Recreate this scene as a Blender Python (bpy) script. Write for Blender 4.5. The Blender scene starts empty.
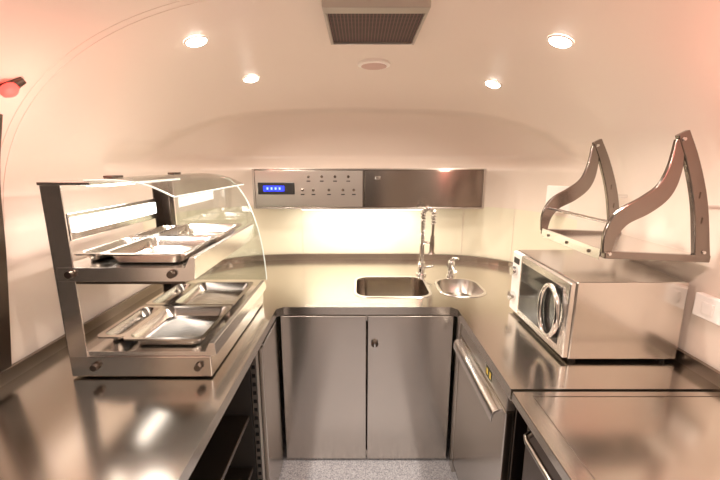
import bpy, bmesh, math
from mathutils import Vector, Matrix
from mathutils.bvhtree import BVHTree
scene = bpy.context.scene
COL = scene.collection
scene.view_settings.view_transform = 'Standard'

# ---------------------------------------------------------------- materials
def nt(name):
    m = bpy.data.materials.new(name); m.use_nodes = True
    t = m.node_tree; b = t.nodes['Principled BSDF']
    return m, t, b
def plain(name, col, rough=.5, metal=0.0, noise=0.04, scale=30, coat=0.0, bump=0.0):
    m, t, b = nt(name)
    tc = t.nodes.new('ShaderNodeTexCoord'); n = t.nodes.new('ShaderNodeTexNoise')
    n.inputs['Scale'].default_value = scale; n.inputs['Detail'].default_value = 3
    t.links.new(tc.outputs['Object'], n.inputs['Vector'])
    r = t.nodes.new('ShaderNodeMapRange')
    r.inputs['To Min'].default_value = 1-noise; r.inputs['To Max'].default_value = 1+noise
    t.links.new(n.outputs['Fac'], r.inputs['Value'])
    mx = t.nodes.new('ShaderNodeMix'); mx.data_type = 'RGBA'; mx.blend_type = 'MULTIPLY'
    mx.inputs[0].default_value = 1; mx.inputs[6].default_value = (*col, 1)
    t.links.new(r.outputs[0], mx.inputs[7]); t.links.new(mx.outputs[2], b.inputs['Base Color'])
    b.inputs['Roughness'].default_value = rough; b.inputs['Metallic'].default_value = metal
    b.inputs['Coat Weight'].default_value = coat; b.inputs['Coat Roughness'].default_value = .2
    return m
def steel(name, col=(.62,.58,.54), rough=.24, stretch=(3,3,160), var=.012, aniso=0, axis='Z', rot=0):
    m, t, b = nt(name)
    tc = t.nodes.new('ShaderNodeTexCoord'); mp = t.nodes.new('ShaderNodeMapping')
    mp.inputs['Scale'].default_value = stretch
    n = t.nodes.new('ShaderNodeTexNoise'); n.inputs['Scale'].default_value = 5; n.inputs['Detail'].default_value = 4
    t.links.new(tc.outputs['Object'], mp.inputs[0]); t.links.new(mp.outputs[0], n.inputs['Vector'])
    r = t.nodes.new('ShaderNodeMapRange'); r.inputs['To Min'].default_value = rough-var; r.inputs['To Max'].default_value = rough+var
    t.links.new(n.outputs['Fac'], r.inputs['Value']); t.links.new(r.outputs[0], b.inputs['Roughness'])
    b.inputs['Base Color'].default_value = (*col, 1); b.inputs['Metallic'].default_value = 1
    if aniso:
        b.inputs['Anisotropic'].default_value = aniso; b.inputs['Anisotropic Rotation'].default_value = rot
        tg = t.nodes.new('ShaderNodeTangent'); tg.direction_type = 'RADIAL'; tg.axis = axis
        t.links.new(tg.outputs[0], b.inputs['Tangent'])
    return m
def emit(name, col, s):
    m, t, b = nt(name)
    b.inputs['Base Color'].default_value = (*col, 1)
    b.inputs['Emission Color'].default_value = (*col, 1); b.inputs['Emission Strength'].default_value = s
    return m
def glassmat(name, tint=(.88,.91,.89), base=.11):
    m = bpy.data.materials.new(name); m.use_nodes = True; t = m.node_tree
    t.nodes.clear(); o = t.nodes.new('ShaderNodeOutputMaterial'); mx = t.nodes.new('ShaderNodeMixShader')
    tr = t.nodes.new('ShaderNodeBsdfTransparent'); g = t.nodes.new('ShaderNodeBsdfGlossy'); f = t.nodes.new('ShaderNodeLayerWeight')
    f.inputs['Blend'].default_value = .5
    p = t.nodes.new('ShaderNodeMath'); p.operation = 'POWER'; p.inputs[1].default_value = 4
    ma = t.nodes.new('ShaderNodeMath'); ma.operation = 'MULTIPLY_ADD'; ma.inputs[1].default_value = .7; ma.inputs[2].default_value = base
    t.links.new(f.outputs['Facing'], p.inputs[0]); t.links.new(p.outputs[0], ma.inputs[0]); t.links.new(ma.outputs[0], mx.inputs[0])
    tr.inputs[0].default_value = (*tint, 1); g.inputs['Roughness'].default_value = .03
    t.links.new(tr.outputs[0], mx.inputs[1]); t.links.new(g.outputs[0], mx.inputs[2])
    t.links.new(mx.outputs[0], o.inputs[0]); return m

M_wall = plain('shell_paint', (.76,.66,.575), .36, noise=.012, scale=3, coat=.25)
M_splash = plain('backsplash_laminate', (.74,.69,.54), .3, noise=.02, scale=5, coat=.3)
M_trimw = plain('trim_paint', (.85,.80,.74), .3, noise=.02)
M_top = steel('worktop_steel', (.62,.57,.51), .18, (60,3,3))
M_door = steel('door_steel', (.60,.55,.50), .22, (60,60,2), aniso=.8, rot=.25)
M_box = steel('appliance_steel', (.64,.60,.56), .18, (3,3,60), aniso=.4)
M_bright = steel('polished_steel', (.78,.76,.74), .15, (10,10,10))
M_satin = steel('satin_steel', (.82,.79,.76), .24, (10,10,10))
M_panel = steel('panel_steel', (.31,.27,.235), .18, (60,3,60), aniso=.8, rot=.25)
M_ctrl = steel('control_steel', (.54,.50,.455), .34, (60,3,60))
M_chrome = plain('chrome', (.80,.79,.78), .06, 1, .01)
M_dsteel = steel('dark_steel', (.15,.12,.10), .32, (20,20,20))
M_upst = steel('upstand_steel', (.27,.22,.18), .3, (20,20,20))
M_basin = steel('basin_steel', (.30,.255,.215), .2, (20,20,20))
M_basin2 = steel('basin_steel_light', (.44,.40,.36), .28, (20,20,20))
M_brk = steel('bracket_steel', (.28,.245,.22), .17, (20,20,20))
M_black = plain('black_plastic', (.012,.011,.010), .4)
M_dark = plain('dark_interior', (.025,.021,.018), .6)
M_bglass = plain('dark_glass', (.02,.018,.016), .08, coat=.3)
M_white = plain('white_plastic', (.85,.83,.80), .35)
M_rearpanel = plain('rear_reflect_dark', (.14,.12,.105), .4)
M_glass = glassmat('clear_glass')
M_gedge = plain('glass_edge', (.72,.80,.76), .15, noise=.01)
M_lens = emit('lamp_glow', (1,.93,.84), 30)
M_tube = emit('tube_glow', (1,.96,.90), 4)
M_red = emit('red_glow', (1,.045,.035), 4)
M_blue = emit('display_blue', (.015,.04,1), .8)
M_digit = emit('display_digit', (.25,.45,1), 1.0)
M_yellow = plain('yellow_sticker', (.75,.55,.08), .5)
M_floor, t, b = nt('speckled_vinyl')
tc = t.nodes.new('ShaderNodeTexCoord'); v = t.nodes.new('ShaderNodeTexVoronoi'); v.inputs['Scale'].default_value = 220
cr = t.nodes.new('ShaderNodeValToRGB'); cr.color_ramp.elements[0].color = (.16,.16,.18,1); cr.color_ramp.elements[1].color = (.52,.52,.55,1)
t.links.new(tc.outputs['Object'], v.inputs['Vector']); t.links.new(v.outputs['Color'], cr.inputs[0]); t.links.new(cr.outputs[0], b.inputs['Base Color'])
b.inputs['Roughness'].default_value = .55
M_mesh, t, b = nt('vent_mesh')
tc = t.nodes.new('ShaderNodeTexCoord'); w1 = t.nodes.new('ShaderNodeTexWave'); w2 = t.nodes.new('ShaderNodeTexWave')
w1.bands_direction = 'X'; w2.bands_direction = 'Y'
for w in (w1, w2):
    w.inputs['Scale'].default_value = 26; t.links.new(tc.outputs['Object'], w.inputs['Vector'])
mm = t.nodes.new('ShaderNodeMath'); mm.operation = 'MAXIMUM'
t.links.new(w1.outputs['Fac'], mm.inputs[0]); t.links.new(w2.outputs['Fac'], mm.inputs[1])
cr = t.nodes.new('ShaderNodeValToRGB'); cr.color_ramp.elements[0].position = .7; cr.color_ramp.elements[0].color = (.015,.008,.006,1); cr.color_ramp.elements[1].color = (.16,.085,.07,1)
t.links.new(mm.outputs[0], cr.inputs[0]); t.links.new(cr.outputs[0], b.inputs['Base Color']); b.inputs['Roughness'].default_value = .6

# ---------------------------------------------------------------- helpers
def thing(name, label, cat, loc=(0,0,0), group=None):
    e = bpy.data.objects.new(name, None); e.empty_display_size = .05; e.location = loc
    COL.objects.link(e); e['label'] = label; e['category'] = cat
    if group: e['group'] = group
    return e
def finish(bm, name, mat, parent=None, smooth=False, bevel=0, label=None, kind=None):
    me = bpy.data.meshes.new(name); bmesh.ops.recalc_face_normals(bm, faces=bm.faces)
    off = None
    if bm.verts:
        cs = [v.co for v in bm.verts]
        c = Vector([(min(q[i] for q in cs)+max(q[i] for q in cs))/2 for i in range(3)])
        bmesh.ops.translate(bm, verts=bm.verts, vec=-c); off = c
    bm.to_mesh(me); bm.free()
    o = bpy.data.objects.new(name, me); COL.objects.link(o)
    if off is not None: o.location = off
    if mat: me.materials.append(mat)
    if smooth:
        for p in me.polygons: p.use_smooth = True
    if bevel:
        md = o.modifiers.new('bevel', 'BEVEL'); md.width = bevel; md.segments = 2; md.limit_method = 'ANGLE'; md.angle_limit = math.radians(40)
    if parent:
        p0 = parent; tot = Vector(p0.location)
        while p0.parent: p0 = p0.parent; tot += p0.location
        o.parent = parent; o.location = off - tot
    if label: o['label'] = label
    if kind: o['kind'] = kind
    return o
def addbox(bm, x0,x1,y0,y1,z0,z1):
    vs = [bm.verts.new((x,y,z)) for x in (x0,x1) for y in (y0,y1) for z in (z0,z1)]
    for f in ((0,1,3,2),(4,6,7,5),(0,4,5,1),(2,3,7,6),(0,2,6,4),(1,5,7,3)):
        bm.faces.new([vs[i] for i in f])
def box(name, x0,x1,y0,y1,z0,z1, mat, parent=None, bevel=.002, **k):
    bm = bmesh.new(); addbox(bm, x0,x1,y0,y1,z0,z1)
    return finish(bm, name, mat, parent, bevel=bevel, **k)
def boxes(name, lst, mat, parent=None, bevel=.0015, **k):
    bm = bmesh.new()
    for l in lst: addbox(bm, *l)
    return finish(bm, name, mat, parent, bevel=bevel, **k)
def addtube(bm, pts, r, seg=12, closed=False, cap=True):
    pts = [Vector(p) for p in pts]; n = len(pts); rings = []
    up = None
    for i, p in enumerate(pts):
        if closed: d = pts[(i+1)%n]-pts[i-1]
        else: d = pts[min(i+1,n-1)]-pts[max(i-1,0)]
        d.normalize()
        if up is None:
            up = d.orthogonal().normalized()
        else:
            up = (up-d*up.dot(d)).normalized()
        s = d.cross(up)
        rr = r[i] if isinstance(r, (list,tuple)) else r
        rings.append([bm.verts.new(p+rr*(math.cos(a)*up+math.sin(a)*s)) for a in [2*math.pi*k/seg for k in range(seg)]])
    m = n if closed else n-1
    for i in range(m):
        A, B = rings[i], rings[(i+1)%n]
        for k in range(seg): bm.faces.new((A[k],A[(k+1)%seg],B[(k+1)%seg],B[k]))
    if cap and not closed:
        bm.faces.new(rings[0][::-1]); bm.faces.new(rings[-1])
def tube(name, pts, r, mat, parent=None, seg=12, closed=False, **k):
    bm = bmesh.new(); addtube(bm, pts, r, seg, closed)
    o = finish(bm, name, mat, parent, smooth=True, **k)
    md = o.modifiers.new('es','EDGE_SPLIT'); md.split_angle = math.radians(50)
    return o
def rrect(cx,cy,w,d,r,z,n=6):
    out = []
    for (sx,sy,a0) in ((1,1,0),(-1,1,90),(-1,-1,180),(1,-1,270)):
        for i in range(n+1):
            a = math.radians(a0+90*i/n)
            out.append((cx+sx*(w/2-r)+r*math.cos(a), cy+sy*(d/2-r)+r*math.sin(a), z))
    return out
def loft(name, loops, mat, parent=None, capend=True, capstart=False, smooth=True, **k):
    bm = bmesh.new(); R = [[bm.verts.new(p) for p in l] for l in loops]; n = len(R[0])
    for A,B in zip(R,R[1:]):
        for i in range(n): bm.faces.new((A[i],A[(i+1)%n],B[(i+1)%n],B[i]))
    if capend: bm.faces.new(R[-1])
    if capstart: bm.faces.new(R[0][::-1])
    o = finish(bm, name, mat, parent, smooth=smooth, **k)
    if smooth:
        md = o.modifiers.new('es','EDGE_SPLIT'); md.split_angle = math.radians(35)
    return o
def prism(name, poly, axis, a0, a1, mat, parent=None, bevel=.001, smooth=False, **k):
    bm = bmesh.new()
    def P(p, a):
        return {'y':(p[0],a,p[1]), 'x':(a,p[0],p[1]), 'z':(p[0],p[1],a)}[axis]
    A = [bm.verts.new(P(p,a0)) for p in poly]; B = [bm.verts.new(P(p,a1)) for p in poly]
    n = len(poly)
    bm.faces.new(A); bm.faces.new(B[::-1])
    for i in range(n): bm.faces.new((A[i],A[(i+1)%n],B[(i+1)%n],B[i]))
    return finish(bm, name, mat, parent, bevel=bevel, smooth=smooth, **k)
def spline(pts, n=8):
    out = []; P = [Vector(p) for p in pts]
    P = [2*P[0]-P[1]]+P+[2*P[-1]-P[-2]]
    for i in range(1,len(P)-2):
        for k in range(n):
            t = k/n; a,b,c,d = P[i-1],P[i],P[i+1],P[i+2]
            out.append(.5*((2*b)+(c-a)*t+(2*a-5*b+4*c-d)*t*t+(3*b-a-3*c+d)*t**3))
    out.append(P[-2]); return out
def strip(pts, w):
    P = [Vector((p[0],p[1])) for p in pts]; L=[];R=[]
    for i,p in enumerate(P):
        d = P[min(i+1,len(P)-1)]-P[max(i-1,0)]; d.normalize(); nn = Vector((-d.y,d.x))
        ww = w[i] if isinstance(w,(list,tuple)) else w
        L.append(p+nn*ww/2); R.append(p-nn*ww/2)
    return [tuple(q) for q in L]+[tuple(q) for q in R[::-1]]

# ---------------------------------------------------------------- shell
A_, YC, B_, Z0, H_ = 1.17, 1.58, 1.10, 1.30, .80
YR = -1.7
def plan(th, rho=1.0, m=4.0):
    c, s = abs(math.cos(th)), abs(math.sin(th))
    r = 1/((c**m+s**m)**(1/m))
    return (A_*rho*r*math.cos(th), YC+B_*rho*r*math.sin(th))
NT = 56
ths = [math.pi*i/NT for i in range(NT+1)]
def mm_(tau): return 2.25+1.75*math.cos(tau)**2
def endp(th): return 2.4+.7*math.sin(th)**2
def sstep(a, b, x):
    t = min(max((x-a)/(b-a),0),1); return t*t*(3-2*t)
SE = [(0,1.945),(.2,1.943),(.4,1.937),(.55,1.925),(.70,1.905),(.82,1.875),(.93,1.83),(1.02,1.77),(1.08,1.70),(1.12,1.63),(1.2,1.55)]
def zseam(x):
    x = abs(x)
    for (xa,za),(xb,zb) in zip(SE,SE[1:]):
        if x <= xb: return za+(zb-za)*(x-xa)/(xb-xa)
    return 1.4
def recess(x, y, z):
    d = zseam(x)-z
    k = sstep(0,.040,d)*sstep(1.55,1.64,z)*sstep(1.62,1.78,y)
    if k <= 0: return (x,y,z)
    v = Vector((x*.8, y-YC, .14)); v.normalize()
    return tuple(Vector((x,y,z))+v*.082*k)
bm = bmesh.new(); rows = []; NR = 90; NT2 = 140
ths2 = [math.pi*i/NT2 for i in range(NT2+1)]
for k in range(NR+1):
    zf = k/NR
    tau = math.pi/2*(zf**1.15); row = []
    m = mm_(tau)
    def prof(p):
        return max(math.cos(tau),0)**(2/p), Z0+H_*math.sin(tau)**(2/p)
    for i in range(12):
        rho, z = prof(2.4); row.append((A_*rho, YR+(YC-YR)*i/12, z))
    for th in ths2:
        rho, z = prof(endp(th)); x, y = plan(th, rho, m); row.append(recess(x,y,z))
    for i in range(12):
        rho, z = prof(2.4); row.append((-A_*rho, YC+(YR-YC)*(i+1)/12, z))
    rows.append([bm.verts.new(q) for q in row])
for A,B in zip(rows, rows[1:]):
    for i in range(len(A)-1): bm.faces.new((A[i],A[i+1],B[i+1],B[i]))
bmesh.ops.remove_doubles(bm, verts=bm.verts, dist=1e-4)
bmesh.ops.recalc_face_normals(bm, faces=bm.faces)
BV = BVHTree.FromBMesh(bm)
finish(bm, 'ceiling', M_wall, smooth=True, kind='structure')
def onceil(x, y):
    loc, nrm, _, _ = BV.ray_cast(Vector((x,y,1.35)), Vector((0,0,1)))
    if nrm.z > 0: nrm = -nrm
    return loc, nrm
def ribbonwall(name, pts, z0, z1, mat):
    bm = bmesh.new(); A = [bm.verts.new((x,y,z0)) for x,y in pts]; B = [bm.verts.new((x,y,z1)) for x,y in pts]
    for i in range(len(pts)-1): bm.faces.new((A[i],A[i+1],B[i+1],B[i]))
    return finish(bm, name, mat, smooth=True, kind='structure')
i1, i2 = 6, NT-6
ribbonwall('wall_right', [(A_,YR),(A_,0),(A_,YC)]+[plan(t) for t in ths[1:i1+1]], 0, Z0, M_wall)
ribbonwall('wall_back', [plan(t) for t in ths[i1:i2+1]], 0, Z0, M_splash)
ribbonwall('wall_left', [plan(t) for t in ths[i2:]]+[(-A_,0),(-A_,YR)], 0, Z0, M_wall)
box('wall_rear', -A_,A_,YR-.02,YR,0,2.15, M_wall, bevel=0, kind='structure')
box('rear_reflect_panel', -.36,.36,YR+.001,YR+.03,.02,1.95, M_rearpanel, bevel=.004, kind='structure')  # unseen dark panel added on the rear wall for contrast in steel reflections
box('floor', -A_-.05,A_+.05,YR-.02,2.75,-.03,0, M_floor, bevel=0, kind='structure')
def planx(x):
    return YC+B_*(1-(abs(x)/A_)**4)**.25
for n,x in enumerate((-.42,.45,.74,1.03,-.80)):
    y = planx(x)-.003
    box('trim_%d'%(1+n), x-.0014,x+.0014,y-.0014,y+.0014,.95,1.3, M_wall, bevel=0, kind='structure')
for n,yr in enumerate((1.17,1.20)):
    arch = []
    for k in range(-38,-3):
        a = math.pi/2*k/40; tau = math.pi/2-abs(a)
        arch.append((-A_*.9997*math.cos(tau)**(2/2.4), yr, Z0+.9997*H_*math.sin(tau)**(2/2.4)))
    tube('trim_%d'%(7+n), arch, .0010, M_wall, kind='structure', seg=6)
# left window frame following the curved wall
win = bpy.data.objects.new('window_1', None); COL.objects.link(win); win['kind']='structure'; win.location=(-1.15,.7,1.3)
edge = [(a[0],a[1],a[2]) for a in spline([(-1.156,1.100,.95),(-1.140,1.138,1.3),(-1.113,1.140,1.55),(-1.062,1.134,1.74)],5)]
bm = bmesh.new(); R = []
for x,y,z in edge:
    R.append([bm.verts.new(p) for p in ((x+.020,y,z),(x+.020,y-.075,z),(x-.008,y-.075,z),(x-.008,y,z))])
for a,b2 in zip(R,R[1:]):
    for i in range(4): bm.faces.new((a[i],a[(i+1)%4],b2[(i+1)%4],b2[i]))
bm.faces.new(R[0]); bm.faces.new(R[-1][::-1])
finish(bm, 'window_frame', M_dsteel, win, bevel=.003)
e2 = [(x,z) for x,y,z in edge]
prism('window_frame', strip(e2, .022), 'y', .30, .38, M_dsteel, win, .003)
box('window_frame', -1.167,-1.140,.38,1.0,.95,.99, M_dsteel, win)
prism('window_pane', strip([(x-.004,z) for x,z in e2], .006), 'y', .38, 1.0, M_bglass, win, 0)

# ---------------------------------------------------------------- worktop
def fillpoly(bm, loops, z):
    edges = []; out = []
    for l in loops:
        vs = [bm.verts.new((p[0],p[1],z)) for p in l]; out.append(vs)
        edges += [bm.edges.new((vs[i],vs[(i+1)%len(vs)])) for i in range(len(vs))]
    bmesh.ops.triangle_fill(bm, use_beauty=True, use_dissolve=False, edges=edges)
    return out
ZC = .90
arc = [plan(t, .994) for t in ths]
outer = [(-.41,.2),(-.41,1.70),(-.38,1.73),(.448,1.73),(.478,1.70),(.478,1.05),(A_*.994,1.05)]+arc+[(-A_*.994,.2)]
S1 = (.18,2.045,.405,.345); S2 = (.572,2.03,.235,.30)
h1 = [p[:2] for p in rrect(*S1,.07,0)]; h2 = [p[:2] for p in rrect(*S2,.09,0)]
wt = thing('worktop', 'continuous U-shaped brushed stainless steel worktop along the curved walls', 'worktop', (0,1.9,ZC-.04))
bm = bmesh.new(); T = fillpoly(bm, [outer,h1,h2], ZC); Bt = fillpoly(bm, [outer,h1,h2], ZC-.04)
for a,b2 in zip(T,Bt):
    n = len(a)
    for i in range(n): bm.faces.new((a[i],a[(i+1)%n],b2[(i+1)%n],b2[i]))
finish(bm, 'worktop_slab', M_top, wt)
ptsU = [(A_*.992,1.05),(A_*.992,YC)]+[plan(t,.992) for t in ths[1:]]+[(-A_*.992,.2)]
ptsI = [(A_*.978,1.05),(A_*.978,YC)]+[plan(t,.979) for t in ths[1:]]+[(-A_*.978,.2)]
bm = bmesh.new(); q = []
for (a,b2) in zip(ptsU,ptsI):
    q.append([bm.verts.new((b2[0],b2[1],ZC)),bm.verts.new((b2[0],b2[1],ZC+.042)),bm.verts.new((a[0],a[1],ZC+.042)),bm.verts.new((a[0],a[1],ZC))])
for a,b2 in zip(q,q[1:]):
    for i in range(4): bm.faces.new((a[i],a[(i+1)%4],b2[(i+1)%4],b2[i]))
finish(bm, 'trim_6', M_upst, None, kind='structure')

def sink(name, S, r, depth, mat, label):
    cx,cy,w,d = S
    e = thing(name, label, 'sink', (cx,cy,ZC-depth))
    L = [rrect(cx,cy,w+.03,d+.03,r+.015,ZC+.001), rrect(cx,cy,w+.024,d+.024,r+.012,ZC+.004),
         rrect(cx,cy,w-.004,d-.004,r,ZC+.003)]
    loft('rim', L, M_satin, e, capend=False)
    L = [rrect(cx,cy,w-.004,d-.004,r,ZC+.003), rrect(cx,cy,w-.010,d-.010,r,ZC-.01), rrect(cx,cy,w-.03,d-.03,r*.9,ZC-depth+.03),
         rrect(cx,cy,w-.06,d-.06,r*.8,ZC-depth+.006), rrect(cx,cy,.05,.05,.024,ZC-depth)]
    loft('basin', L, mat, e)
    tube('drain', [(cx,cy,ZC-depth-.002),(cx,cy,ZC-depth+.004)], .028, M_chrome, e, seg=20)
    return e
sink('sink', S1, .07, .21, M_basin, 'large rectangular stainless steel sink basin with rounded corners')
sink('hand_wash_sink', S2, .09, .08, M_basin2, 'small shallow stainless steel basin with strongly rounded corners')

# spring faucet
f = thing('spring_faucet', 'tall chrome pre-rinse faucet with coiled spring and hanging spray head', 'faucet', (.40,2.27,ZC))
fx, fy = .390, 2.27
tube('faucet_base', [(fx,fy,ZC),(fx,fy,ZC+.012),(fx,fy,ZC+.013),(fx,fy,ZC+.085)], [.034,.034,.023,.023], M_chrome, f, seg=20)
tube('riser_pipe', [(fx,fy,ZC+.08),(fx,fy,ZC+.20)], .015, M_chrome, f)
arcp = [(fx,fy,ZC+.19),(fx,fy,ZC+.30),(fx,fy,ZC+.36)]
for i in range(1,13):
    a = math.pi*i/12; arcp.append((fx+.030*(1-math.cos(a)), fy-.014*(1-math.cos(a)), ZC+.38+.052*math.sin(a)))
arcp += [(fx+.060,fy-.028,ZC+.33),(fx+.058,fy-.028,ZC+.24)]
tube('hose', arcp, .008, M_panel, f)
sp = spline(arcp[:-1], 10); coil = []; tw = 0
for i in range(len(sp)-1):
    d = (sp[i+1]-sp[i]); L = d.length; d.normalize(); u = Vector((0,1,0)); u = (u-d*u.dot(d)).normalized(); w_ = d.cross(u)
    ns_ = max(2, int(L/.0020))
    for k in range(ns_):
        tt = k/ns_; tw += 2*math.pi*L/ns_/.018
        coil.append(sp[i].lerp(sp[i+1],tt)+.0145*(math.cos(tw)*u+math.sin(tw)*w_))
tube('spring', coil, .0042, M_bright, f, seg=6)
tube('spray_head', [(fx+.058,fy-.028,ZC+.26),(fx+.057,fy-.028,ZC+.20),(fx+.056,fy-.028,ZC+.16),(fx+.056,fy-.028,ZC+.145)], [.012,.015,.015,.022], M_panel, f, label='dark steel spray head')
tube('holder_arm', [(fx,fy,ZC+.22),(fx+.056,fy-.025,ZC+.21)], .006, M_chrome, f)
tube('spout', spline([(fx,fy,ZC+.06),(fx-.02,fy-.06,ZC+.10),(fx-.03,fy-.12,ZC+.10),(fx-.032,fy-.13,ZC+.08)],6), .009, M_chrome, f)
tube('lever', [(fx+.015,fy-.01,ZC+.05),(fx+.07,fy-.03,ZC+.065)], .006, M_chrome, f)
g = thing('mixer_tap', 'short chrome single-lever mixer tap', 'tap', (.585,2.25,ZC))
gx, gy = .575, 2.25
tube('tap_body', [(gx,gy,ZC),(gx,gy,ZC+.01),(gx,gy,ZC+.011),(gx,gy,ZC+.085),(gx,gy,ZC+.10)], [.030,.030,.024,.024,.018], M_chrome, g, seg=20)
tube('tap_spout', spline([(gx,gy-.005,ZC+.06),(gx-.003,gy-.06,ZC+.075),(gx-.004,gy-.11,ZC+.06)],6), .013, M_chrome, g)
tube('tap_lever', [(gx,gy,ZC+.10),(gx+.012,gy+.01,ZC+.112),(gx+.035,gy-.03,ZC+.120)], [.014,.010,.007], M_chrome, g)

# ---------------------------------------------------------------- base cabinets
c = thing('base_cabinet', 'stainless steel base cabinet with two plain doors under the sinks', 'cabinet', (.035,2.1,0))
boxes('cabinet_body', [(-.405,-.385,1.765,2.45,.0,.81),(.455,.475,1.765,2.45,.0,.81),(-.385,.455,1.765,2.45,.0,.05),(-.385,.455,2.43,2.45,.05,.81),(-.405,.475,1.765,1.785,.81,.858)], M_door, c)
d1 = box('door', -.402,.0315,1.742,1.762,.012,.848, M_door, c, .003)
d2 = box('door', .0385,.472,1.742,1.762,.012,.848, M_door, c, .003)
tube('lock_knob', [(.075,1.742,.70),(.075,1.730,.70),(.075,1.726,.70)], [.018,.018,.011], M_dsteel, d2, seg=20)
box('lock_wing', .072,.078,1.718,1.727,.672,.708, M_chrome, d2, .001)

c = thing('base_cabinet', 'narrow stainless steel base cabinet beside the open shelving', 'cabinet', (-.8,1.6,0))
boxes('cabinet_body', [(-1.10,-.435,1.44,1.455,0,.858),(-1.10,-.435,1.725,1.74,0,.858),(-1.10,-.435,1.455,1.725,0,.05),(-1.10,-1.085,1.455,1.725,.05,.858)], M_door, c)
dd = box('door', -.433,-.415,1.445,1.725,.012,.83, M_door, c, .003)
box('door_pull', -.432,-.412,1.46,1.71,.832,.842, M_bright, c, .001)

c = thing('open_shelving_unit', 'dark open steel shelving unit with perforated uprights under the worktop', 'shelving', (-.8,.9,0))
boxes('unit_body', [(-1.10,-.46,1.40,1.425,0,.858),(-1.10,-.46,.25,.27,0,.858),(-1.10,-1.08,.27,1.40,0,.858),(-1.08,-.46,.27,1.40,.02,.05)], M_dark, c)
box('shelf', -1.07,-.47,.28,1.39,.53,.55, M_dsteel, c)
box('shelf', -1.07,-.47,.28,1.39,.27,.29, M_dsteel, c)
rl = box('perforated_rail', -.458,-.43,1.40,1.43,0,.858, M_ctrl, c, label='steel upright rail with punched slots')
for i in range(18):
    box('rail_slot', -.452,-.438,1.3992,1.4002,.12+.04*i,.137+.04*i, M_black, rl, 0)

# dishwasher
c = thing('dishwasher', 'built-in stainless steel undercounter dishwasher with bar handle', 'dishwasher', (.8,1.4,0))
box('washer_body', .52,1.08,1.09,1.70,.0,.81, M_dsteel, c)
dw = box('washer_door', .487,.518,1.095,1.66,.06,.78, M_door, c, .004)
prism('door_lip', [(a[0],a[1]) for a in spline([(.487,.777),(.468,.774),(.452,.760),(.449,.728)],5)]+[(.454,.728),(.458,.754),(.472,.765),(.487,.766)], 'y', 1.12, 1.64, M_satin, dw, .001, label='bright folded steel handle lip')
box('kick_plate', .505,.519,1.095,1.66,.0,.055, M_black, c)
box('filler_strip', .483,.515,1.665,1.725,.0,.856, M_door, c)
cpn = box('control_panel', .489,.518,1.095,1.66,.787,.852, M_ctrl, c, .002)
stk = box('sticker', .4875,.489,1.24,1.30,.80,.84, M_black, cpn, 0, label='small black sticker with yellow bars')
box('sticker_bar', .4870,.4875,1.246,1.262,.808,.832, M_yellow, stk, 0)
box('sticker_bar', .4870,.4875,1.278,1.294,.808,.832, M_yellow, stk, 0)

# undercounter refrigerator
c = thing('undercounter_refrigerator', 'stainless steel undercounter refrigerator with its own flat steel top', 'refrigerator', (.8,.7,0))
box('fridge_body', .56,1.15,.22,1.03,.0,.845, M_dsteel, c)
box('fridge_top', .478,1.16,.20,1.040,.865,.899, M_top, c, .003)
boxes('top_frame', [(.53,1.13,1.012,1.014,.8988,.9000),(.53,.532,.25,1.012,.8988,.9000)], M_dsteel, c, 0)
box('top_gap_shade', .50,1.15,.22,1.035,.845,.865, M_black, c, 0)  # solid black block standing in for the shade in the gap
fd = box('fridge_door', .525,.558,.25,1.02,.10,.83, M_dsteel, c, .004)
tube('door_handle', [(.527,.62,.80),(.495,.64,.80),(.49,.66,.80),(.49,.94,.80),(.495,.96,.80),(.527,.98,.80)], .009, M_bright, fd)

# ---------------------------------------------------------------- wall control cabinet
c = thing('wall_cabinet', 'stainless steel wall cabinet with control panel above the sinks', 'cabinet', (.06,2.5,1.30))
X0, X1, Y0, Y1, Za, Zb = -.685, .80, 2.40, 2.60, 1.31, 1.565
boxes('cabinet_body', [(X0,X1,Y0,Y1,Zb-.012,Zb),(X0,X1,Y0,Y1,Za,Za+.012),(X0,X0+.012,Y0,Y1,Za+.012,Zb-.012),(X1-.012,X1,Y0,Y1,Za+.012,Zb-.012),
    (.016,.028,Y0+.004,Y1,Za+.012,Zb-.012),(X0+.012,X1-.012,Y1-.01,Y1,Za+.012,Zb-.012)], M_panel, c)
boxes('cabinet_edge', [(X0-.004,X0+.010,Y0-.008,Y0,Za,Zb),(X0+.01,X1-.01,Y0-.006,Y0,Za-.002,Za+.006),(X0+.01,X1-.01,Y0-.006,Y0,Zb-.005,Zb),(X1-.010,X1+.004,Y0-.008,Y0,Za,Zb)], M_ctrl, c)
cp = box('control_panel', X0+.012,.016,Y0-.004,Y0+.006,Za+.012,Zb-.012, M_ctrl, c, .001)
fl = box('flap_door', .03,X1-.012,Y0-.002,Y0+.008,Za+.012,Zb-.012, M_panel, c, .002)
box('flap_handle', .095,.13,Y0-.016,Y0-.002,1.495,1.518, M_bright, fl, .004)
tube('lock', [(.06,Y0-.002,1.53),(.06,Y0-.010,1.53)], .006, M_chrome, fl)
lcd = box('display', -.655,-.42,Y0-.012,Y0-.004,1.402,1.478, M_black, cp, .003, label='slim black module with blue glowing screen')
box('screen', -.620,-.485,Y0-.0135,Y0-.012,1.422,1.458, M_blue, lcd, 0)
for i in range(4): box('screen_digit', -.598+.026*i,-.587+.026*i,Y0-.0142,Y0-.0135,1.433,1.447, M_digit, lcd, 0)
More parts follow.
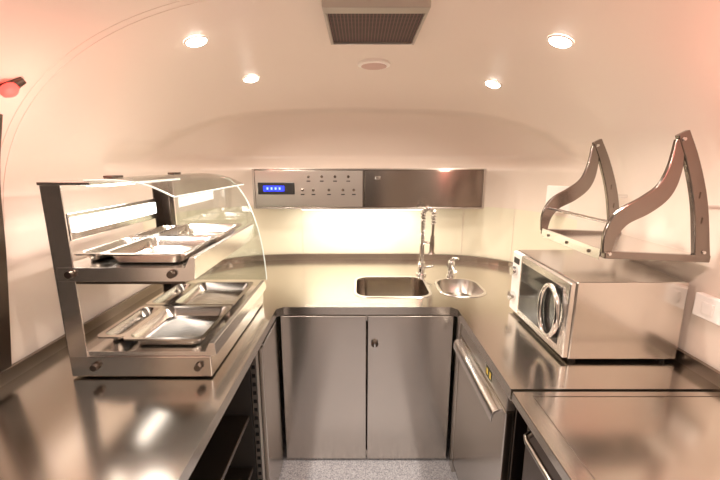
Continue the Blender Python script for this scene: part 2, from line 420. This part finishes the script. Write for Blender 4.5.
for zz,xs in ((1.515,(-.33,-.245,-.16,-.075)),(1.43,(-.37,-.30,-.20,-.11,-.04))):
    for xx in xs:
        tube('toggle_switch', [(xx,Y0-.004,zz),(xx,Y0-.007,zz),(xx,Y0-.008,zz),(xx,Y0-.018,zz+.006)], [.009,.009,.005,.004], M_dsteel, cp, seg=12)
        box('panel_mark', xx-.012,xx+.012,Y0-.0046,Y0-.004,zz-.032,zz-.025, M_black, cp, 0)
c = thing('under_cabinet_light', 'slim glowing strip light under the wall cabinet', 'light', (.02,2.52,1.29))
box('light_housing', -.40,.43,2.46,2.54,1.296,1.309, M_white, c)
box('light_diffuser', -.39,.42,2.47,2.53,1.292,1.2958, M_tube, c, 0)

# ---------------------------------------------------------------- microwave
c = thing('microwave_oven', 'stainless steel microwave oven with dark window and oval chrome ring handle', 'microwave', (.93,1.455,ZC))
mx0, mx1, my0, my1, mz0, mz1 = .745, 1.13, 1.21, 1.70, ZC+.012, ZC+.30
box('oven_body', mx0,mx1,my0,my1,mz0,mz1, M_box, c, .004)
for (x,y) in ((mx0+.03,my0+.03),(mx0+.03,my1-.03),(mx1-.03,my0+.03),(mx1-.03,my1-.03)):
    tube('foot', [(x,y,ZC+.0005),(x,y,mz0)], .014, M_black, c)
od = box('oven_door', mx0-.022,mx0-.001,my0+.002,my1-.095,mz0+.004,mz1-.004, M_satin, c, .004)
box('door_window', mx0-.0235,mx0-.022,my0+.045,my1-.110,mz0+.035,mz1-.035, M_bglass, od, 0)
ocp = box('control_panel', mx0-.020,mx0-.001,my1-.09,my1-.002,mz0+.004,mz1-.004, M_white, c, .004)
for zz in (mz1-.09, mz0+.075):
    tube('control_knob', [(mx0-.020,my1-.046,zz),(mx0-.042,my1-.046,zz)], .022, M_bright, ocp, seg=20)
box('display', mx0-.0212,mx0-.020,my1-.075,my1-.018,mz1-.055,mz1-.028, M_black, ocp, 0)
ring = []
for i in range(40):
    a = 2*math.pi*i/40; ring.append((mx0-.036, my0+.10+.062*math.cos(a), (mz0+mz1)/2+.098*math.sin(a)))
tube('ring_handle', ring, .0100, M_chrome, od, seg=12, closed=True)
for s in (-1,1):
    tube('handle_post', [(mx0-.022,my0+.10,(mz0+mz1)/2+s*.096),(mx0-.036,my0+.10,(mz0+mz1)/2+s*.096)], .008, M_chrome, od)

# ---------------------------------------------------------------- wall shelf
c = thing('wall_shelf', 'stainless steel wall shelf on two S-curved steel brackets above the microwave', 'shelf', (1.1,1.4,1.30))
cur = spline([(.806,1.31),(.812,1.375),(.845,1.430),(.912,1.470),(.962,1.515),(.984,1.585),(.986,1.672)],6)
cur = [(a[0],a[1]) for a in cur]; nC = len(cur)
for yb in (1.18, 1.60):
    br = prism('bracket', strip(cur,[.028+.034*math.sin(math.pi*i/(nC-1)) for i in range(nC)]), 'y', yb-.007, yb+.007, M_brk, c, .003, label='broad S-curved dark brushed steel bracket blade')
    prism('bracket_arm', strip([(.798,1.306),(1.145,1.292)],.024), 'y', yb-.010, yb+.010, M_brk, br, .003)
    up_ = [(a[0],a[1]) for a in spline([(.990,1.692),(1.035,1.60),(1.082,1.47),(1.122,1.285)],4)]
    prism('bracket_upright', strip(up_,[.036+.014*i/(len(up_)-1) for i in range(len(up_))]), 'y', yb-.009, yb+.009, M_brk, br, .003)
    for (bx,bz) in ((.992,1.672),(1.118,1.315),(.812,1.31)):
        tube('bolt', [(bx,yb-.010,bz),(bx,yb-.014,bz)], [.007,.005], M_chrome, br, seg=10)
    for (bx,bz) in ((1.072,1.50),(1.093,1.42)):
        box('upright_slot', bx-.002,bx+.002,yb-.0096,yb-.0088,bz-.010,bz+.010, M_dsteel, br, 0)
    tube('wall_stud', [(1.09,yb,1.46),(1.150,yb,1.46)], .008, M_chrome, br)
boxes('shelf_plate', [(.800,1.145,1.192,1.588,1.290,1.296),(.794,.800,1.192,1.588,1.285,1.322)], M_satin, c, .001)
for y in (1.25,1.39,1.53): tube('bolt', [(.794,y,1.302),(.790,y,1.302)], .006, M_dsteel, c, seg=10)
tube('guard_rod', [(.835,1.188,1.405),(.835,1.592,1.405)], .006, M_chrome, c)

# ---------------------------------------------------------------- food warmer
c = thing('food_warmer_display', 'two-tier stainless steel heated food display with glass canopy and lamps', 'food warmer', (-.72,1.44,ZC))
wx0, wx1, wy0, wy1 = -.955, -.49, 1.11, 1.78
for (x,y) in ((wx0+.04,wy0+.05),(wx1-.05,wy0+.05),(wx0+.04,wy1-.05),(wx1-.05,wy1-.05)):
    tube('foot', [(x,y,ZC+.0005),(x,y,ZC+.008)], .018, M_black, c)
box('base_housing', wx0,wx1,wy0,wy1,ZC+.006,ZC+.078, M_box, c, .003)
prism('base_tray', [(wx0+.06,ZC+.080),(wx1+.004,ZC+.079),(wx1+.018,ZC+.082),(wx1+.014,ZC+.124),(wx1-.004,ZC+.124),(wx1-.018,ZC+.094),(wx0+.06,ZC+.094)], 'y', wy0+.004, wy1-.004, M_satin, c, .001)
boxes('corner_post', [(wx0,wx0+.062,wy0,wy0+.004,ZC+.075,1.535),(wx0,wx0+.004,wy0,wy0+.05,ZC+.075,1.535)], M_satin, c, .001, label='bright folded stainless steel corner post')
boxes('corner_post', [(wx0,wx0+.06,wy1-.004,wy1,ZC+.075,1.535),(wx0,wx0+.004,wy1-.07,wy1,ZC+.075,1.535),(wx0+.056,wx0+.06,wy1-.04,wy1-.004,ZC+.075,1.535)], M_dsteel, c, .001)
prism('upper_tray', [(wx0+.01,1.236),(-.550,1.236),(-.518,1.242),(-.510,1.314),(-.528,1.314),(-.545,1.281),(wx0+.01,1.281)], 'y', wy0-.002, wy1-.02, M_satin, c, .001)
box('tray_underside', wx0+.02,-.56,wy0+.02,wy1-.04,1.220,1.235, M_dsteel, c)
box('canopy_plate', wx0-.004,-.80,wy0-.004,wy1+.004,1.535,1.545, M_satin, c, .002)
box('lamp_housing', wx0+.004,wx0+.012,wy0+.075,wy1-.075,1.35,1.44, M_box, c)
box('lamp_tube', wx0+.0125,wx0+.022,wy0+.09,wy1-.09,1.375,1.425, M_tube, c, .003, label='glowing white lamp')
box('lamp_tube', -.88,-.81,wy0+.09,wy1-.09,1.526,1.534, M_tube, c, .001, label='glowing white lamp')
box('lamp_tube', -.84,-.80,wy0+.09,wy1-.09,1.213,1.2195, M_tube, c, .001, label='glowing white lamp')
gp = [(a[0],a[1]) for a in spline([(-.82,1.549),(-.72,1.549),(-.63,1.534),(-.555,1.500)],6)]
prism('glass_canopy', strip(gp,.006), 'y', wy0, wy1, M_glass, c, 0, label='clear tilted glass canopy')
tube('glass_edge', [(gp[-1][0],wy0,gp[-1][1]),(gp[-1][0],wy1,gp[-1][1])], .003, M_gedge, c, seg=8)
tube('glass_edge', [(p[0],wy0,p[1]) for p in gp], .003, M_gedge, c, seg=8)
box('canopy_hinge', -.83,-.80,wy0+.10,wy0+.16,1.5525,1.560, M_dsteel, c)
box('canopy_hinge', -.83,-.80,wy1-.16,wy1-.10,1.5525,1.560, M_dsteel, c)
ea = [(-.66+.19*math.sin(a),1.0+.532*math.cos(a)) for a in [math.pi/2*i/14 for i in range(0,15)]]
eg = [(-.89,ZC+.126),(-.89,1.532)]+ea
eg = [(x,max(z,ZC+.126)) for x,z in eg]
prism('end_glass', eg, 'y', wy1+.001, wy1+.006, M_glass, c, 0, label='clear curved end pane')
tube('glass_edge', [(x,wy1+.0035,max(z,ZC+.126)) for x,z in ea], .003, M_gedge, c, seg=8)
for (x,z) in ((-.585,1.262),(-.90,1.262)):
    tube('thumb_screw', [(x,wy0-.002,z),(x,wy0-.008,z),(x,wy0-.018,z)], [.008,.013,.011], M_dsteel, c, seg=16)
for (x,z) in ((-.53,ZC+.045),(-.87,ZC+.045)):
    tube('thumb_screw', [(x,wy0,z),(x,wy0-.006,z),(x,wy0-.016,z)], [.008,.013,.011], M_dsteel, c, seg=16)

# pans
M_pan = steel('pan_steel', (.68,.62,.56), .22, (10,10,10))
def panmesh(w, d, h):
    L = [rrect(0,0,w-.03,d-.03,.03,h-.008), rrect(0,0,w,d,.022,h-.006), rrect(0,0,w,d,.022,h), rrect(0,0,w-.028,d-.028,.028,h),
         rrect(0,0,w-.034,d-.034,.028,h-.004), rrect(0,0,w-.055,d-.055,.03,.006), rrect(0,0,w-.075,d-.075,.03,.001)]
    return loft('serving_pan', L, M_pan)
def place(o, x, y, z, label, grp):
    o.location = (x,y,z); o['label'] = label; o['category'] = 'pan'; o['group'] = grp
big = panmesh(.272,.297,.040); sm = panmesh(.100,.280,.034)
G = 'serving pans in the food warmer'; LB = 'empty rectangular stainless steel serving pan'; LS = 'narrow empty stainless steel serving pan'
Zu, Zl, dz = 1.282, ZC+.095, .020
def cp_(o, x, y, z, label):
    n = o.copy(); COL.objects.link(n); place(n, x, y, z, label, G); return n
place(big, -.686, 1.270, Zu+dz, LB, G); cp_(big, -.686, 1.572, Zu+dz, LB)
place(sm, -.877, 1.290, Zu+.017, LS, G); cp_(sm, -.877, 1.580, Zu+.017, LS)
cp_(big, -.650, 1.270, Zl+dz, LB); cp_(big, -.650, 1.575, Zl+dz, LB)
cp_(sm, -.842, 1.290, Zl+.017, LS); cp_(sm, -.842, 1.580, Zl+.017, LS)

# ---------------------------------------------------------------- ceiling fittings
def mrot(nrm): return nrm.to_track_quat('Z','Y').to_euler()
def lamp_at(x, y, proto=None, en=9.5):
    loc, nrm = onceil(x,y)
    if proto is None:
        e = thing('recessed_spotlight', 'small round recessed ceiling spotlight with pale ring, lit', 'light', (0,0,0), 'recessed ceiling spotlights')
        bm = bmesh.new()
        prof = [(.044,0),(.043,.003),(.037,.004),(.035,.003)]; R=[]
        for r,z in prof: R.append([bm.verts.new((r*math.cos(2*math.pi*k/32),r*math.sin(2*math.pi*k/32),z)) for k in range(32)])
        for A,B in zip(R,R[1:]):
            for k in range(32): bm.faces.new((A[k],A[(k+1)%32],B[(k+1)%32],B[k]))
        finish(bm,'lamp_ring',M_trimw,e,smooth=True)
        bm = bmesh.new(); bmesh.ops.create_cone(bm,cap_ends=True,segments=32,radius1=.036,radius2=.033,depth=.004)
        bmesh.ops.translate(bm, verts=bm.verts, vec=(0,0,.005)); finish(bm,'lamp_lens',M_lens,e)
    else:
        e = proto.copy(); COL.objects.link(e)
        for ch in proto.children:
            n = ch.copy(); n.parent = e; COL.objects.link(n)
    e.location = loc+nrm*.001; e.rotation_euler = mrot(nrm)
    L = bpy.data.lights.new('spot_glow','AREA'); L.shape='DISK'; L.size=.06; L.energy=en; L.color=(1,.88,.77); L.spread = math.radians(150)
    lo = bpy.data.objects.new('spot_glow',L); COL.objects.link(lo); lo.location = loc+nrm*.014; lo.rotation_euler = (-nrm).to_track_quat('Z','Y').to_euler()
    return e
p0 = lamp_at(.675,1.355,None,9)
for (x,y,en) in ((-.59,1.45,9),(.675,2.0,7),(-.56,2.03,7),(.66,.55,8.5),(-.6,.55,8.5),(.66,-.5,6),(-.6,-.5,6)): lamp_at(x,y,p0,en)

loc, nrm = onceil(.07,2.0)
s = thing('ceiling_speaker', 'round flush off-white ceiling disc', 'speaker', loc)
tube('speaker_rim', [loc+Vector((0,0,.006)),loc-Vector((0,0,.006)),loc-Vector((0,0,.010))], [.082,.082,.073], M_trimw, s, seg=40)
tube('speaker_grille', [loc-Vector((0,0,.010)),loc-Vector((0,0,.012))], .064, plain('speaker_cloth',(.60,.42,.37),.6), s, seg=40)

zc = onceil(0,1.4)[0].z
s = thing('roof_vent', 'square roof vent with dark insect mesh in a pale metal frame', 'vent', (.055,1.45,zc))
hx0,hx1,hy0,hy1 = -.105,.205,1.30,1.61
boxes('vent_frame', [(hx0-.012,hx1+.012,hy0-.05,hy0,zc-.035,zc+.01),(hx0-.012,hx1+.012,hy1,hy1+.010,zc-.035,zc+.01),(hx0-.012,hx0,hy0,hy1,zc-.035,zc+.01),(hx1,hx1+.012,hy0,hy1,zc-.035,zc+.01)], M_ctrl, s, .002)
box('vent_mesh', hx0,hx1,hy0,hy1,zc-.026,zc-.022, M_mesh, s, 0, label='dark brown insect mesh')

# red lamps; the right-hand one is unseen, added to tint that side pink
for (x,y,en) in ((-.985,1.09,2.2),(1.02,.85,2.8)):
    loc, nrm = onceil(x,y); sx = 1 if x<0 else -1
    s = thing('red_marker_lamp', 'small glowing red lamp in a dark fitting on the curved wall', 'light', loc)
    l2,n2 = onceil(x-sx*.01, y-.01); l3,n3 = onceil(x+sx*.026, y+.030)
    tube('lamp_bracket', [l2+n2*.006,(l2+l3)/2+(n2+n3)*.004,l3+n3*.005], [.018,.014,.010], M_dsteel, s, seg=14)
    tube('red_lens', [loc+nrm*.012,loc+nrm*.020,loc+nrm*.027], [.024,.024,.016], M_red, s, seg=20)
    L = bpy.data.lights.new('red_glow','POINT'); L.energy=en; L.color=(1,.30,.25); L.shadow_soft_size=.03
    lo = bpy.data.objects.new('red_glow',L); COL.objects.link(lo); lo.location = loc+nrm*.17

# switch boxes
s = thing('wall_switch_box', 'white plastic switch box on the side wall beside the microwave', 'switch', (1.15,1.13,1.14))
box('switch_plate', 1.145,1.169,1.10,1.20,1.09,1.17, M_white, s, .004)
box('switch_rocker', 1.140,1.145,1.125,1.165,1.11,1.15, M_white, s, .002)
px,py = plan(ths[8],.97)
s = thing('wall_socket_box', 'small flat white box on the curved wall near the cabinet', 'socket', (px,py,1.35))
o = box('socket_plate', -.065,.065,-.014,.014,-.075,.075, M_trimw, None, .006)
o.parent = s; o.location = (0,0,.05); o.rotation_euler = (0,0,math.radians(-38))

# ---------------------------------------------------------------- lights
def area(name, loc, rot, sx, sy, e, col, spread=None):
    L = bpy.data.lights.new(name,'AREA'); L.shape='RECTANGLE'; L.size=sx; L.size_y=sy; L.energy=e; L.color=col
    if spread: L.spread = math.radians(spread)
    o = bpy.data.objects.new(name,L); COL.objects.link(o); o.location=loc; o.rotation_euler=rot; return o
area('cabinet_glow', (.015,2.50,1.288), (math.radians(15),0,0), .80,.05, 5.0, (1,.96,.86))
area('warmer_glow', (-.84,1.44,1.52), (0,0,0), .06,.5, 1.6, (1,.96,.91))
area('room_glow', (0,-.7,2.0), (math.radians(25),0,0), 1.0,.8, 6, (1,.91,.84))  # unseen fill light added behind the camera to brighten the near end
w = bpy.data.worlds.new('world'); scene.world = w; w.use_nodes = True
w.node_tree.nodes['Background'].inputs[0].default_value = (1,.88,.8,1); w.node_tree.nodes['Background'].inputs[1].default_value = .2

# ---------------------------------------------------------------- camera
cam = bpy.data.cameras.new('camera'); cam.lens = 18.5; cam.sensor_width = 36; cam.clip_start = .02
co = bpy.data.objects.new('camera', cam); COL.objects.link(co)
co.location = (0,0,1.6); co.rotation_euler = (math.radians(90-11.75),0,0)
scene.camera = co
